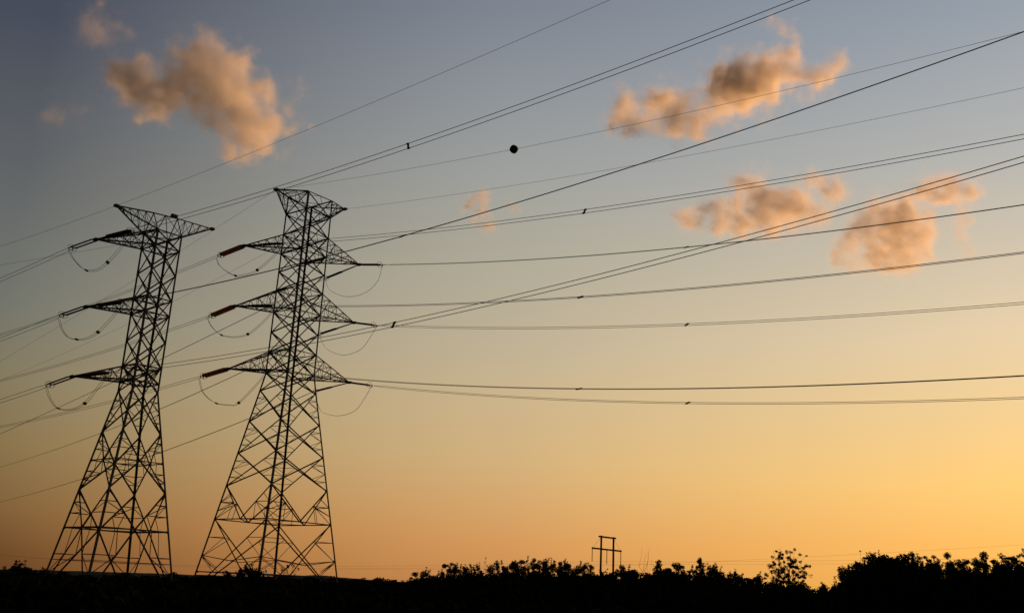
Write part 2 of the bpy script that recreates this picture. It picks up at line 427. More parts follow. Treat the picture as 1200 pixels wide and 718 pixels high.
def insulator(key, d, s0, s1, zend, brown, sepw, rdisc, way):
    """two parallel strings of discs between yoke plates; a link rod joins them to the arm tip"""
    tip = TIP[key]; end = on_line(key, d, s1, zend); u = (end - tip)
    start = tip + u * (s0 / s1); stop = tip + u * ((s1 - .45) / s1); un = u.normalized()
    col = 'brown' if brown else 'dark grey'
    root = thing('insulator_string', tip, f'{col} double insulator string on {whose(key)}, pulling {way}', 'insulator', 'insulator strings of the pylons')
    n = max(8, int((stop - start).length / .17))
    for sgn in (-1, 1):
        off = ARM * (sgn * sepw / 2)
        prof = []
        for i in range(n):
            a, b = i / n, (i + 1) / n; w = b - a
            prof += [(a + .02 * w, rdisc * .55), (a + .2 * w, rdisc), (a + .7 * w, rdisc * .96), (a + .86 * w, rdisc * .6)]
        m = MB(); m.lathe(start + off, stop + off, prof, 10)
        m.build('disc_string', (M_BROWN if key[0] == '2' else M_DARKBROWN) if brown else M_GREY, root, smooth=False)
    side = un.cross(ARM).normalized()
    for c, nm in ((start, 'yoke_plate'), (stop, 'yoke_plate')):
        m = MB(); m.plate(c, un, ARM, side, .09, sepw / 2 + .1, .035); m.build(nm, M_STEEL, root)
    m = MB()
    if s0 > .8:
        for sgn in (-1, 1): m.rod(tip, start + ARM * (sgn * sepw * .4), .07, .055)
        for q in (.35, .7): m.plate(tip.lerp(start, q), un, ARM, side, .05, sepw * .4, .05)
    else:
        m.rod(tip, start, .06)
    m.build('link', M_STEEL, root)
    m = MB()                                                   # arcing ring round the live end and clamps
    cpt = stop + un * .12
    pts = [cpt + ARM * (math.cos(q) * (sepw / 2 + .28)) + side * (math.sin(q) * .34) for q in np.linspace(0, 2 * math.pi, 19)]
    m.tube(pts, .022, 5); m.build('arcing_ring', M_STEEL, root)
    m = MB()
    for sgn in (-1, 1):
        m.rod(stop + ARM * (sgn * .18), end + ARM * (sgn * .2), .055, .04)
        m.rod(end + ARM * (sgn * .2) + Vector((0, 0, .06)), end + ARM * (sgn * .2) - Vector((0, 0, .22)), .05)
    m.build('dead_end_clamp', M_STEEL, root)
    return end

def fit(pts, cmin=.0002):
    """parabola z(s) through the first point, fitted to the rest (cable sag)"""
    s0, z0 = pts[0]
    if len(pts) == 2:
        c = max(cmin, .0006); b = (pts[1][1] - z0 - c * (pts[1][0] - s0) ** 2) / (pts[1][0] - s0)
    else:
        A = np.array([[s - s0, (s - s0) ** 2] for s, z in pts[1:]]); y = np.array([z - z0 for s, z in pts[1:]])
        wgt = np.ones(len(y)); wgt[-1] = 2
        b, c = np.linalg.lstsq(A * wgt[:, None], y * wgt, rcond=None)[0]
        if c < cmin:
            c = cmin; b = float(np.dot(A[:, 0], y - c * A[:, 1]) / np.dot(A[:, 0], A[:, 0]))
    return lambda s: z0 + b * (s - s0) + c * (s - s0) ** 2
def pair_offset(p, tangent, delta, half):
    """offset between the two wires of a bundle; delta is the twist of the bundle about the wire, in degrees"""
    los = Vector((p.x, p.y, p.z - EYE)).normalized(); t = tangent.normalized()
    o = (los - t * los.dot(t)).normalized(); q = t.cross(o)
    return (o * math.cos(R(delta)) + q * math.sin(R(delta))) * half
def run(key, d, zf, s0, s1, off=None, taper=None):
    n = int((s1 - s0) / 2.0) + 2
    out = []
    for s in np.linspace(s0, s1, n):
        p = on_line(key, d, float(s), zf(float(s)))
        if off is not None:
            k = min(1.0, (s - s0) / 1.5); p = p + (ARM * (off[1] * (1 - k)) + off[0] * k)
        out.append(p)
    return out
def bundle(key, d, pts, length, delta, way, spacer_at=(), r=.023):
    zf = fit(pts); s0 = pts[0][0]; start = on_line(key, d, s0, zf(s0))
    root = thing('power_line', start, f'twin power line running {way} from the {whose(key)}', 'power line', 'power lines of the pylons')
    sm = min(s0 + 40, length * .5); pm = on_line(key, d, sm, zf(sm)); tg = on_line(key, d, sm + 1, zf(sm + 1)) - pm
    o = pair_offset(pm, tg, delta, .2)
    if o.dot(ARM) < 0: o = -o
    for sgn in (-1, 1):
        m = MB(); m.tube(run(key, d, zf, s0, length, (o * sgn, .2 * sgn)), r, 6); m.build('conductor', M_WIRE, root)
    for s in spacer_at:
        p = on_line(key, d, s, zf(s)); t = tg.normalized(); m = MB()
        oo = o.normalized(); cr = t.cross(oo)
        m.plate(p, t, oo, cr, .07, .2, .05)
        for sgn in (-1, 1):
            m.plate(p + oo * (.2 * sgn) + t * (.05 * sgn), t, oo, cr, .11, .05, .055)
        m.build('spacer', M_STEEL, root)
    return root
def catmull(P, n=7):
    P = [Vector(p) for p in P]; Q = [P[0] * 2 - P[1]] + P + [P[-1] * 2 - P[-2]]; out = []
    for i in range(1, len(Q) - 2):
        for k in range(n):
            t = k / n; a, b, c, e = Q[i - 1], Q[i], Q[i + 1], Q[i + 2]
            out.append(.5 * ((2 * b) + (c - a) * t + (2 * a - 5 * b + 4 * c - e) * t * t + (3 * b - a - 3 * c + e) * t ** 3))
    return out + [P[-1]]
def jumper(key, pts, twin):
    P = [on_line(key, LEFT, s, z) for s, z in pts]
    root = thing('jumper_loop', P[0], f'hanging jumper loop under the {whose(key)}', 'jumper loop', 'jumper loops under the arms')
    cen = catmull(P)
    for sgn in (-1, 1):
        m = MB(); m.tube([p + ARM * (sgn * twin / 2) + LEFT * (sgn * twin * .35) for p in cen], .021 if twin > .2 else .013, 6); m.build('cable', M_WIRE, root)
    for q in ((.36, .66) if twin > .2 else ()):
        p = cen[int(q * len(cen))]; dd = (cen[int(q * len(cen)) + 1] - p).normalized(); ax = (ARM + LEFT * .7).normalized()
        m = MB(); m.plate(p, dd, ax, dd.cross(ax).normalized(), .16, twin / 2 + .1, .07); m.build('spacer', M_STEEL, root)

LS = {'2LT': (4.7, 39.04), '2LM': (4.5, 31.45), '2LL': (4.8, 24.29), '1LT': (5.1, 35.60), '1LM': (4.9, 28.07), '1LL': (4.7, 20.48)}
LW = {'2LT': [(59, 36.12)], '2LM': [(55.5, 28.62)], '2LL': [(53.1, 21.64)], '1LT': [(20.9, 34.58)], '1LM': [(18.3, 27.05)], '1LL': [(15, 19.63)],
      '2RT': [(6.6, 41.5), (28, 38.19), (41.8, 34.9), (56.1, 31.34), (93.1, 25.85)],
      '2RM': [(6.7, 33.77), (30.9, 28.39), (41.4, 26.55), (58.6, 23.85), (90.8, 19.69)],
      '2RL': [(6.7, 26.07), (20.2, 23.25), (38.9, 20.09), (62.9, 16.49), (88.7, 13.45)]}
RW = {'2LT': [(7.1, 38.38), (16.1, 37.18), (23.5, 36.12), (47.5, 33.60), (82.5, 31.49)],
      '2LM': [(7.0, 31.1), (17.7, 29.51), (47.5, 25.84), (81.9, 23.62)],
      '2LL': [(7.0, 23.85), (20.5, 21.54), (47.3, 18.15), (81.2, 15.86)],
      '2RT': [(4.2, 41.6), (31.8, 37.61), (49, 35.72), (78.9, 33.76)],
      '2RM': [(4.0, 33.6), (21.2, 31.12), (48.8, 27.66), (78.2, 25.59)],
      '2RL': [(4.0, 25.9), (13.6, 24.32), (48.9, 20.01), (77.5, 18.07)],
      '1LT': [(7.0, 35.3), (29.4, 34.68), (45.7, 34.53), (77.5, 35.70)],
      '1LM': [(7.0, 27.8), (30.4, 27.25), (45.5, 27.25), (63.3, 27.78), (88.7, 29.80)],
      '1LL': [(7.0, 20.65), (31.0, 20.40), (45.9, 20.23), (63.6, 20.82), (88.2, 22.96)]}
TW = {'2LT': 48, '2LM': 14, '2LL': 8, '2RT': 8, '2RM': 26, '2RL': 20, '1LT': 62, '1LM': 4, '1LL': 48}
SPC = {'1': 45.7, '2': 48.2}
for key in ('1LT', '1LM', '1LL', '2LT', '2LM', '2LL', '2RT', '2RM', '2RL'):
    two = key[0] == '2'; right = key[1] == 'R'
    # pull toward the left
    if right:
        s1, z1_ = LW[key][0]; insulator(key, LEFT, 3.4, s1, z1_, False, .24, .095, 'left'); lw = LW[key]
    else:
        s1, z1_ = LS[key]; insulator(key, LEFT, .35, s1, z1_, two, .40 if two else .52, .2 if two else .085, 'left'); lw = [LS[key]] + LW[key]
    bundle(key, LEFT, lw, 170 if two else 150, (5 if right else 34) if two else 62, 'left')
    # pull toward the right
    s1, z1_ = RW[key][0]
    insulator(key, RIGHT, .4 if right else (3.4 if two else 2.4), s1, z1_, (not two), .3, .11 if two else .15, 'right')
    bundle(key, RIGHT, RW[key], 150, TW[key], 'right', (SPC[key[0]],))
JP = {'2LT': [(5.2, 38.8), (4.2, 37.6), (1.3, 36.0), (-1.0, 35.7), (-3.1, 35.9), (-6.0, 37.2), (-7.1, 38.3)],
      '2LM': [(5.1, 31.4), (4.2, 30.3), (2.6, 29.2), (1.1, 28.6), (-1.5, 28.2), (-3.8, 28.5), (-6.6, 30.0), (-7.0, 31.0)],
      '2LL': [(5.3, 24.1), (4.2, 22.4), (1.7, 21.0), (-1.0, 20.5), (-2.8, 20.6), (-6.3, 22.9), (-7.0, 23.8)],
      '2RT': [(6.5, 41.4), (5.8, 40.1), (4.5, 39.2), (1.7, 38.2), (-1.5, 38.2), (-3.7, 39.4), (-4.4, 41.4)],
      '2RM': [(6.6, 33.6), (5.7, 32.3), (4.6, 31.4), (1.9, 30.4), (-.4, 30.4), (-2.3, 31.1), (-4.2, 33.3)],
      '2RL': [(6.6, 26.0), (5.2, 23.6), (3.8, 22.9), (1.8, 22.5), (-.3, 22.6), (-2.1, 23.3), (-4.1, 25.7)],
      '1LT': [(5.4, 35.4), (4.1, 34.2), (1.9, 32.8), (0.2, 32.2), (-1.8, 32.1), (-3.7, 32.8), (-5.5, 33.9), (-7.0, 35.2)],
      '1LM': [(5.3, 27.7), (4.2, 26.4), (2.4, 25.3), (-.3, 24.8), (-2.1, 24.9), (-3.7, 25.4), (-5.8, 26.6), (-7.0, 27.7)],
      '1LL': [(5.1, 20.3), (4.0, 19.1), (2.1, 17.9), (-.5, 17.5), (-3.3, 17.9), (-5.7, 19.6), (-7.0, 20.5)]}
for key, p in JP.items(): jumper(key, p, .34 if key[1] == 'L' else .12)

def earth(key, d, pts, length, label, r=.014):
    zf = fit(pts, .00005); o = MB(); P = run(key, d, zf, pts[0][0], length)
    o.tube(P, r, 6); ob = o.build('earth_wire', M_WIRE, None, P[0]); tag(ob, label, 'earth wire', 'earth wires of the pylons')
    return zf
zb = earth('2PL', RIGHT, [(0, 47.77), (7.2, 46.99), (21.5, 45.08), (37.1, 43.61), (82.6, 40.94)], 150, 'thin earth wire carrying the round ball, right of the six-armed pylon')
earth('2PR', RIGHT, [(0, 48.98), (35.1, 45.19), (80.4, 42.29)], 150, 'thin earth wire running right from the right peak of the six-armed pylon')
earth('1PL', RIGHT, [(0, 39.99), (12, 40.1), (35.4, 40.7), (63.0, 41.91)], 150, 'thin earth wire rising right from the peak of the three-armed pylon')
earth('2PL', LEFT, [(0, 47.77), (19.3, 43.36), (49, 36.6), (65.4, 33.44)], 120, 'thin earth wire running left from the left peak of the six-armed pylon')
earth('2PR', LEFT, [(0, 48.98), (17, 46.0), (31.8, 43.0), (49.4, 39.6), (68.2, 37.0), (89.5, 34.9)], 150, 'thin earth wire running left from the right peak of the six-armed pylon')
earth('1PL', LEFT, [(0, 39.99), (26.7, 40.3)], 120, 'thin earth wire running left from the long left peak of the three-armed pylon')
earth('1PR', direction(-67), [(0, 40.98), (21.6, 40.2), (33, 39.3)], 110, 'thin earth wire running left from the short right peak of the three-armed pylon')

bp = on_line('2PL', RIGHT, 37.1, zb(37.1)); tg = (on_line('2PL', RIGHT, 38.1, zb(38.1)) - bp).normalized()
m = MB()
m.lathe(bp - tg * .41, bp + tg * .41, [((1 - math.cos(q)) / 2, max(.03, .41 * math.sin(q)) + (.022 if abs(q - math.pi / 2) < .14 else 0)) for q in np.linspace(0, math.pi, 25)], 24)
m.rod(bp - tg * .62, bp + tg * .62, .035)
tag(m.build('marker_ball', M_BALL, None, bp, True), 'round dark marker ball threaded on a thin wire in the sky', 'marker ball')

# ------------------------------------------------------------------ wooden H-frame far behind the trees
HC = Vector((26.767, 258.619, 0)); hx = direction(40)
hp = lambda s, z: HC + hx * s + Vector((0, 0, z))
rooth = thing('utility_pole', HC, 'small wooden H-frame power pole standing behind the trees', 'power pole')
for s in (-2.6, 2.9):
    m = MB(); m.rod(hp(s * 1.04, 0), hp(s, 16.95), .30, .24, 10); m.build('pole', M_WOOD, rooth)
beam = MB(); beam.plate(hp(.13, 16.66), hx, direction(-50), Vector((0, 0, 1)), 3.8, .14, .2); beam.build('top_beam', M_WOOD, rooth)
beam = MB(); beam.plate(hp(0.02, 13.65), hx, direction(-50), Vector((0, 0, 1)), 6.55, .14, .2); beam.build('crossarm', M_WOOD, rooth)
for s0, s1 in ((-6.2, -2.7), (6.2, 3.0)):
    m = MB(); m.rod(hp(s0, 13.85), hp(s1, 16.5), .022); m.build('brace', M_STEEL, rooth)
for s, zl, lab in ((-6.45, 10.4, 'left end'), (0.0, 10.1, 'middle'), (6.35, 10.1, 'right end')):
    m = MB(); p, q = hp(s, 13.5), hp(s, zl); n = 18; prof = []
    for i in range(n):
        a, w = i / n, 1 / n; prof += [(a + .02 * w, .05), (a + .3 * w, .13), (a + .6 * w, .12), (a + .8 * w, .05)]
    m.lathe(p, q, prof, 8)
    o = m.build('insulator_string', M_GREY, None, p)
    tag(o, f'thin hanging insulator string at the {lab} of the H-frame crossarm', 'insulator', 'insulator strings of the H-frame pole')
    m = MB(); P = []
    for u in np.linspace(-320, 110, 90):
        P.append(q + direction(129) * float(u) + Vector((0, 0, (.000112 * u * u + .0407 * u) if u < 0 else (.0001 * u * u + (.012 if s < 3 else .05) * u))))
    m.tube(P, .013, 5)
    tag(m.build('power_line', M_WIRE, None, q), f'faint distant wire under the {lab} of the H-frame crossarm', 'power line', 'wires of the H-frame pole')

# ------------------------------------------------------------------ trees, bushes and scrub
def horizon_y(x): return 696.25 + (x - 600) * .0454
def leaf_mesh(name, centres, sizes, rng, mat, parent=None, loc=None):
    """many small leaf-shaped faces (bent rhombs) with random tilt"""
    n = len(centres); c = np.asarray(centres, float)
    a = rng.normal(size=(n, 3)); a /= np.linalg.norm(a, axis=1)[:, None]
    b = rng.normal(size=(n, 3)); b -= a * (a * b).sum(1)[:, None]; b /= np.linalg.norm(b, axis=1)[:, None]
    s = np.asarray(sizes, float)[:, None]
    nrm = np.cross(a, b)
    v = np.stack([c - a * s, c + b * s * .42 + nrm * s * .12, c + a * s, c - b * s * .42 + nrm * s * .12], 1).reshape(-1, 3)
    base = np.array(parent['_w'] if parent is not None else (loc or (0, 0, 0)))
    me = bpy.data.meshes.new(name)
    me.vertices.add(len(v)); me.vertices.foreach_set('co', (v - base).astype(np.float32).ravel())
    me.loops.add(4 * n); me.loops.foreach_set('vertex_index', np.arange(4 * n, dtype=np.int32))
    me.polygons.add(n); me.polygons.foreach_set('loop_start', np.arange(0, 4 * n, 4, dtype=np.int32))
    me.update(calc_edges=True); me.materials.append(mat)
    o = bpy.data.objects.new(name, me); C.objects.link(o); o['_w'] = tuple(base); WORLD.append(o)
    if parent is not None: o.parent = parent
    else: o.location = tuple(base)
    return o
def limb(m, p, q, r0, r1, rng, wob=.12, n=5):
    p, q = Vector(p), Vector(q); L = (q - p).length; P = []
    for i in range(n + 1):
        t = i / n; w = Vector(rng.normal(size=3)) * (wob * L * .35 * math.sin(math.pi * t))
        P.append(p.lerp(q, t) + w)
    m.tube(P, [r0 + (r1 - r0) * i / n for i in range(n + 1)], 6)
    return P
def plant(kind, x, ytop, wpx, dist, label, seed, group=None):
    """one tree or bush: height and spread in metres from how it stands against the horizon"""
    rng = np.random.default_rng(seed)
    H = EYE + (horizon_y(x) - ytop) * dist / FPX; W = wpx * dist / FPX
    az = math.degrees(math.atan2(*(spot(x, ytop, dist).xy)))
    b = direction(az) * dist
    name, cat = {'dense': ('tree', 'tree'), 'ragged': ('tree', 'tree'), 'spire': ('tree', 'tree'), 'sparse': ('tree', 'tree'),
                 'bush': ('bush', 'bush'), 'dead': ('dead_tree', 'tree'), 'sapling': ('sapling', 'tree')}[kind]
    root = thing(name, b, label, cat, group)
    tr = MB(); cen, siz = [], []
    def clump(c, r, n, s, flat=.8):
        d = rng.normal(size=(n, 3)); d /= np.linalg.norm(d, axis=1)[:, None]
        rr = r * rng.random(n) ** .45
        pts = np.array(c) + d * rr[:, None] * np.array([1, 1, flat])
        cen.extend(pts.tolist()); siz.extend((s * rng.uniform(.6, 1.3, n)).tolist())
    if kind in ('dense', 'bush', 'ragged', 'spire'):
        trunk_h = H * (.45 if kind != 'bush' else .3)
        limb(tr, b + Vector((0, 0, -.1)), b + Vector((rng.normal() * .2, rng.normal() * .2, trunk_h)), .05 * H ** .8, .03 * H ** .8, rng, .08)
        nb = int({'dense': 46, 'bush': 26, 'ragged': 46, 'spire': 34}[kind] * max(1, (W / 5) ** 1.3))
        for i in range(nb):
            u = (i + .5) / nb                                   # height share of this clump
            if kind == 'spire': rad = W / 2 * (1.08 - u) + .1
            elif kind == 'ragged': rad = W / 2 * math.sqrt(max(.3, 1 - (1.0 * u - .25) ** 2))
            else: rad = W / 2 * math.sqrt(max(.05, 1 - max(0, u * 1.08 - .2) ** 2))
            cr = {'dense': .55, 'ragged': .42, 'bush': .45, 'spire': .4}[kind] * rng.uniform(.6, 1.35)
            ang = rng.uniform(0, 2 * math.pi); rr = max(0, rad - cr * .5) * (rng.random() ** .4)
            zc = max(.3, u * (H - cr * .6) * (1 if kind == 'spire' else rng.uniform(.9, 1.0)))
            if kind == 'dense': zc *= math.sqrt(max(.2, 1 - .62 * (rr / (W / 2)) ** 2))
            c = (b.x + math.cos(ang) * rr, b.y + math.sin(ang) * rr, zc)
            limb(tr, b + Vector((0, 0, min(trunk_h, zc * .7))), c, .02 * H ** .7, .012, rng, .12, 4)
            clump(c, cr, int(240 * (cr / .5) ** 2 * rng.uniform(.5, 1.2)), .115, rng.uniform(.55, 1.1))
        # dark inner filling low down so the base reads as a solid mass
        nf = int(900 * max(1, (W / 4) ** 2)); q = rng.random((nf, 3)); aa = q[:, 0] * 2 * math.pi; rr = W * .44 * np.sqrt(q[:, 1])
        cen.extend(np.stack([b.x + np.cos(aa) * rr, b.y + np.sin(aa) * rr, q[:, 2] * H * .68 * np.sqrt(1 - .8 * q[:, 1])], 1).tolist()); siz.extend([.24] * nf)
        for i in range(int(10 + W * 4)):                         # loose sprigs at the top and sides break the outline
            ang = rng.uniform(0, 2 * math.pi); rr = W * .5 * rng.random(); z0 = H * rng.uniform(.7, .95) * math.sqrt(max(.2, 1 - (rr / (W * .56)) ** 2))
            p = Vector((b.x + math.cos(ang) * rr, b.y + math.sin(ang) * rr, z0)); q2 = p + Vector((rng.normal() * .25, rng.normal() * .25, rng.uniform(.2, .75)))
            limb(tr, b + Vector((0, 0, trunk_h * .9)), p, .02, .014, rng, .08, 4); limb(tr, p, q2, .018, .008, rng, .1, 3); clump(q2, .2, 12, .12); clump(p.lerp(q2, .5), .2, 12, .13); clump(p, .25, 18, .13)
    elif kind == 'sparse':
        top = b + Vector((.2, 0, H * .62)); limb(tr, b + Vector((0, 0, -.1)), top, .16, .08, rng, .06, 8)
        for i in range(44):
            k = (i + .5) / 44; zz = 1 - 2 * k; ang = i * 2.39996 + rng.uniform(-.3, .3); fr = rng.uniform(.45, 1) ** .5
            rad = math.sqrt(1 - zz * zz) * fr
            q = Vector((b.x + math.cos(ang) * rad * W * .44, b.y + math.sin(ang) * rad * W * .44, H * (.57 + .37 * zz * fr)))
            p = (b + Vector((0, 0, -.1))).lerp(top, float(np.clip(q.z / H * .9 - .08, .2, .97)))
            P = limb(tr, p, q, .045, .013, rng, .14, 5)
            for k in range(5):
                e = P[3 + k % 3] + Vector(rng.normal(size=3)) * .38
                limb(tr, P[3 + k % 3], e, .012, .007, rng, .1, 2)
                clump(e, rng.uniform(.18, .36), int(rng.uniform(26, 60)), .125, rng.uniform(.5, 1.3))
    else:
        sp = W / 2
        for i in range(5 if kind == 'dead' else 4):
            ang = rng.uniform(0, 2 * math.pi); q = b + Vector((math.cos(ang) * sp * rng.uniform(.3, 1), math.sin(ang) * sp * rng.uniform(.3, 1), H * rng.uniform(.78, 1)))
            P = limb(tr, b + Vector((0, 0, -.1)), q, .035, .010, rng, .10, 7)
            for j in range(3):
                s = P[3 + j]; e = s + Vector((rng.normal() * .45, rng.normal() * .45, rng.uniform(.3, .9)))
                limb(tr, s, e, .018, .009, rng, .1, 3)
                if kind == 'sapling': clump(e, .2, 7, .1)
            if kind == 'sapling': clump(q, .2, 12, .11)
    tr.build('trunk', M_BARK, root)
    if cen: leaf_mesh('crown', cen, siz, rng, M_LEAF, root)
    return root
TL = 'trees along the skyline'
PLANTS = [
 ('bush', 23, 663.5, 50, 130, 'rounded dark bush at the far left edge of the skyline'),
 ('bush', 52, 670.5, 31, 135, 'low dark bush between the far left bush and the three-armed pylon'),
 ('bush', 293, 666, 41, 104, 'dark round bush in front of the legs of the six-armed pylon'),
 ('sapling', 338, 664, 14, 103, 'thin wispy plant inside the right legs of the six-armed pylon'),
 ('bush', 268, 673.5, 31, 103, 'low bush left of the round bush at the six-armed pylon'),
 ('ragged', 497, 670, 42, 165, 'small ragged tree that starts the tree line at its left end'),
 ('bush', 518, 676, 31, 150, 'low bush in the first dip of the tree line from the left'),
 ('ragged', 533, 661, 48, 165, 'open ragged tree, second tall one from the left of the tree line'),
 ('ragged', 553, 662, 39, 170, 'small open tree left of the slender sapling'),
 ('sapling', 568, 654, 13, 168, 'slender sapling poking above the left part of the tree line'),
 ('dense', 584, 659, 42, 160, 'dense dark tree just right of the slender sapling'),
 ('dense', 603, 658.5, 32, 178, 'narrow dense tree right of the dense tree beside the slender sapling'),
 ('ragged', 624, 655.5, 50, 165, 'ragged tree with gaps left of the highest crown before the H-frame'),
 ('ragged', 645, 654.5, 39, 175, 'tallest ragged tree left of the H-frame pole'),
 ('dense', 664, 658, 38, 165, 'dense tree third to the left from the H-frame pole'),
 ('ragged', 684, 660, 42, 168, 'ragged tree just left of the H-frame pole'),
 ('bush', 706, 671, 29, 150, 'low bush in front of the H-frame pole feet'),
 ('ragged', 731, 664, 34, 162, 'small tree just right of the H-frame pole'),
 ('bush', 743, 673, 26, 150, 'low bush below the bare twigs'),
 ('dead', 754, 645, 24, 155, 'bare leafless tree of thin forked twigs right of the H-frame pole'),
 ('spire', 772, 659, 35, 160, 'pointed tree right of the bare twigs'),
 ('ragged', 796, 661, 42, 168, 'round ragged tree between the two pointed trees'),
 ('spire', 820, 657.5, 35, 172, 'second pointed tree, right of the round ragged one'),
 ('dense', 838, 664, 40, 165, 'dense tree right of the second pointed tree'),
 ('bush', 862, 671.5, 41, 158, 'broad low bush between the dense tree and the tall airy tree'),
 ('bush', 888, 675, 29, 150, 'small bush at the left foot of the tall airy tree'),
 ('sparse', 922, 639, 62, 150, 'tall airy tree with open crown and visible branches'),
 ('bush', 908, 681, 36, 138, 'low bush right under the tall airy tree'),
 ('bush', 937, 686, 31, 138, 'low bush at the right foot of the tall airy tree'),
 ('bush', 965, 685, 16, 138, 'tiny bush in the gap left of the big dome-shaped tree'),
 ('dense', 996, 666, 50, 138, 'sloping dense left shoulder tree of the big dome-shaped tree'),
 ('sapling', 1012, 647, 14, 150, 'wispy twigs sticking up over the left of the big dome-shaped tree'),
 ('dense', 1030, 652, 88, 142, 'big dense dome-shaped tree, the largest dark mass on the right'),
 ('ragged', 1069, 653, 34, 150, 'ragged tree touching the right side of the dome-shaped tree'),
 ('ragged', 1098, 655, 42, 152, 'ragged tree second to the right of the dome-shaped tree'),
 ('dense', 1086, 666, 42, 140, 'low dense tree in front of the ragged trees right of the dome'),
 ('dense', 1118, 664, 35, 150, 'small dense tree before the bright gap near the right edge'),
 ('ragged', 1128, 661, 20, 155, 'thin ragged tree beside the bright gap near the right edge'),
 ('dense', 1152, 655, 45, 140, 'dense tree right of the bright gap near the right edge'),
 ('ragged', 1178, 657, 45, 148, 'ragged tree next to last at the right edge'),
 ('ragged', 1203, 655, 48, 146, 'ragged tree cut by the right edge of the picture'),
 ('bush', 1140, 676, 24, 134, 'low bush filling the bottom of the bright gap near the right edge'),
]
for i, (kind, x, y, w, d, lab) in enumerate(PLANTS): plant(kind, x, y, w, d, lab, 100 + i, TL)

rng = np.random.default_rng(7)
PX = [-60, 0, 100, 200, 312, 400, 480, 520, 600, 700, 800, 860, 900, 955, 976, 985, 1000, 1015, 1055, 1075, 1130, 1200, 1300]
PY = [670, 671.5, 676, 677.5, 677.5, 682, 683, 677, 670, 673, 671, 677, 684, 692, 690, 680, 668, 659, 657, 664, 672, 666, 664]
cen, siz = [], []
for i in range(2600):
    x = rng.uniform(-60, 1270); d = rng.uniform(52, 128) if x < 470 or rng.random() < .45 else rng.uniform(105, 160)
    if d > 97 and x < 420: d = rng.uniform(60, 97)
    full = EYE + (horizon_y(x) - float(np.interp(x, PX, PY)) + 5 * noise.noise(Vector((x * .06, d * .02, 4.4)))) * d / FPX
    H = max(.5, (full if d > 75 else min(full, 1.3)) * rng.uniform(.55, 1.0))
    b = spot(x, 640, d); rad = rng.uniform(.5, 1.3); n = int(46 + 22 * H)
    q = rng.random((n, 3)); aa = q[:, 0] * 2 * math.pi; zz = q[:, 2] ** .8 * H
    rr = rad * np.sqrt(q[:, 1]) * (1.05 - .55 * zz / H)
    cen.extend(np.stack([b.x + np.cos(aa) * rr, b.y + np.sin(aa) * rr, zz], 1).tolist()); siz.extend(rng.uniform(.14, .34, n).tolist())
for i in range(900):                                           # scrub and far tree clumps along the left skyline
    x = rng.uniform(-60, 560); d = rng.uniform(170, 420)
    top = float(np.interp(x, [-60, 0, 60, 200, 312, 420, 480, 560], [667, 670, 674.5, 676, 677.5, 680, 681, 679])) + rng.uniform(-1, 6) - 8 * max(0, noise.noise(Vector((x * .07, 9.1, 0))))
    H = max(.8, EYE + (horizon_y(x) - top) * d / FPX); b = spot(x, 640, d); rad = rng.uniform(.8, 1.9); n = int(40 + 24 * H)
    q = rng.random((n, 3)); aa = q[:, 0] * 2 * math.pi; zz = q[:, 2] ** .8 * H; rr = rad * np.sqrt(q[:, 1]) * (1.05 - .55 * zz / H)
    cen.extend(np.stack([b.x + np.cos(aa) * rr, b.y + np.sin(aa) * rr, zz], 1).tolist()); siz.extend(rng.uniform(.2, .45, n).tolist())
o = leaf_mesh('undergrowth', cen, siz, rng, M_SCRUB, None, (0, 90, 0)); o['kind'] = 'stuff'

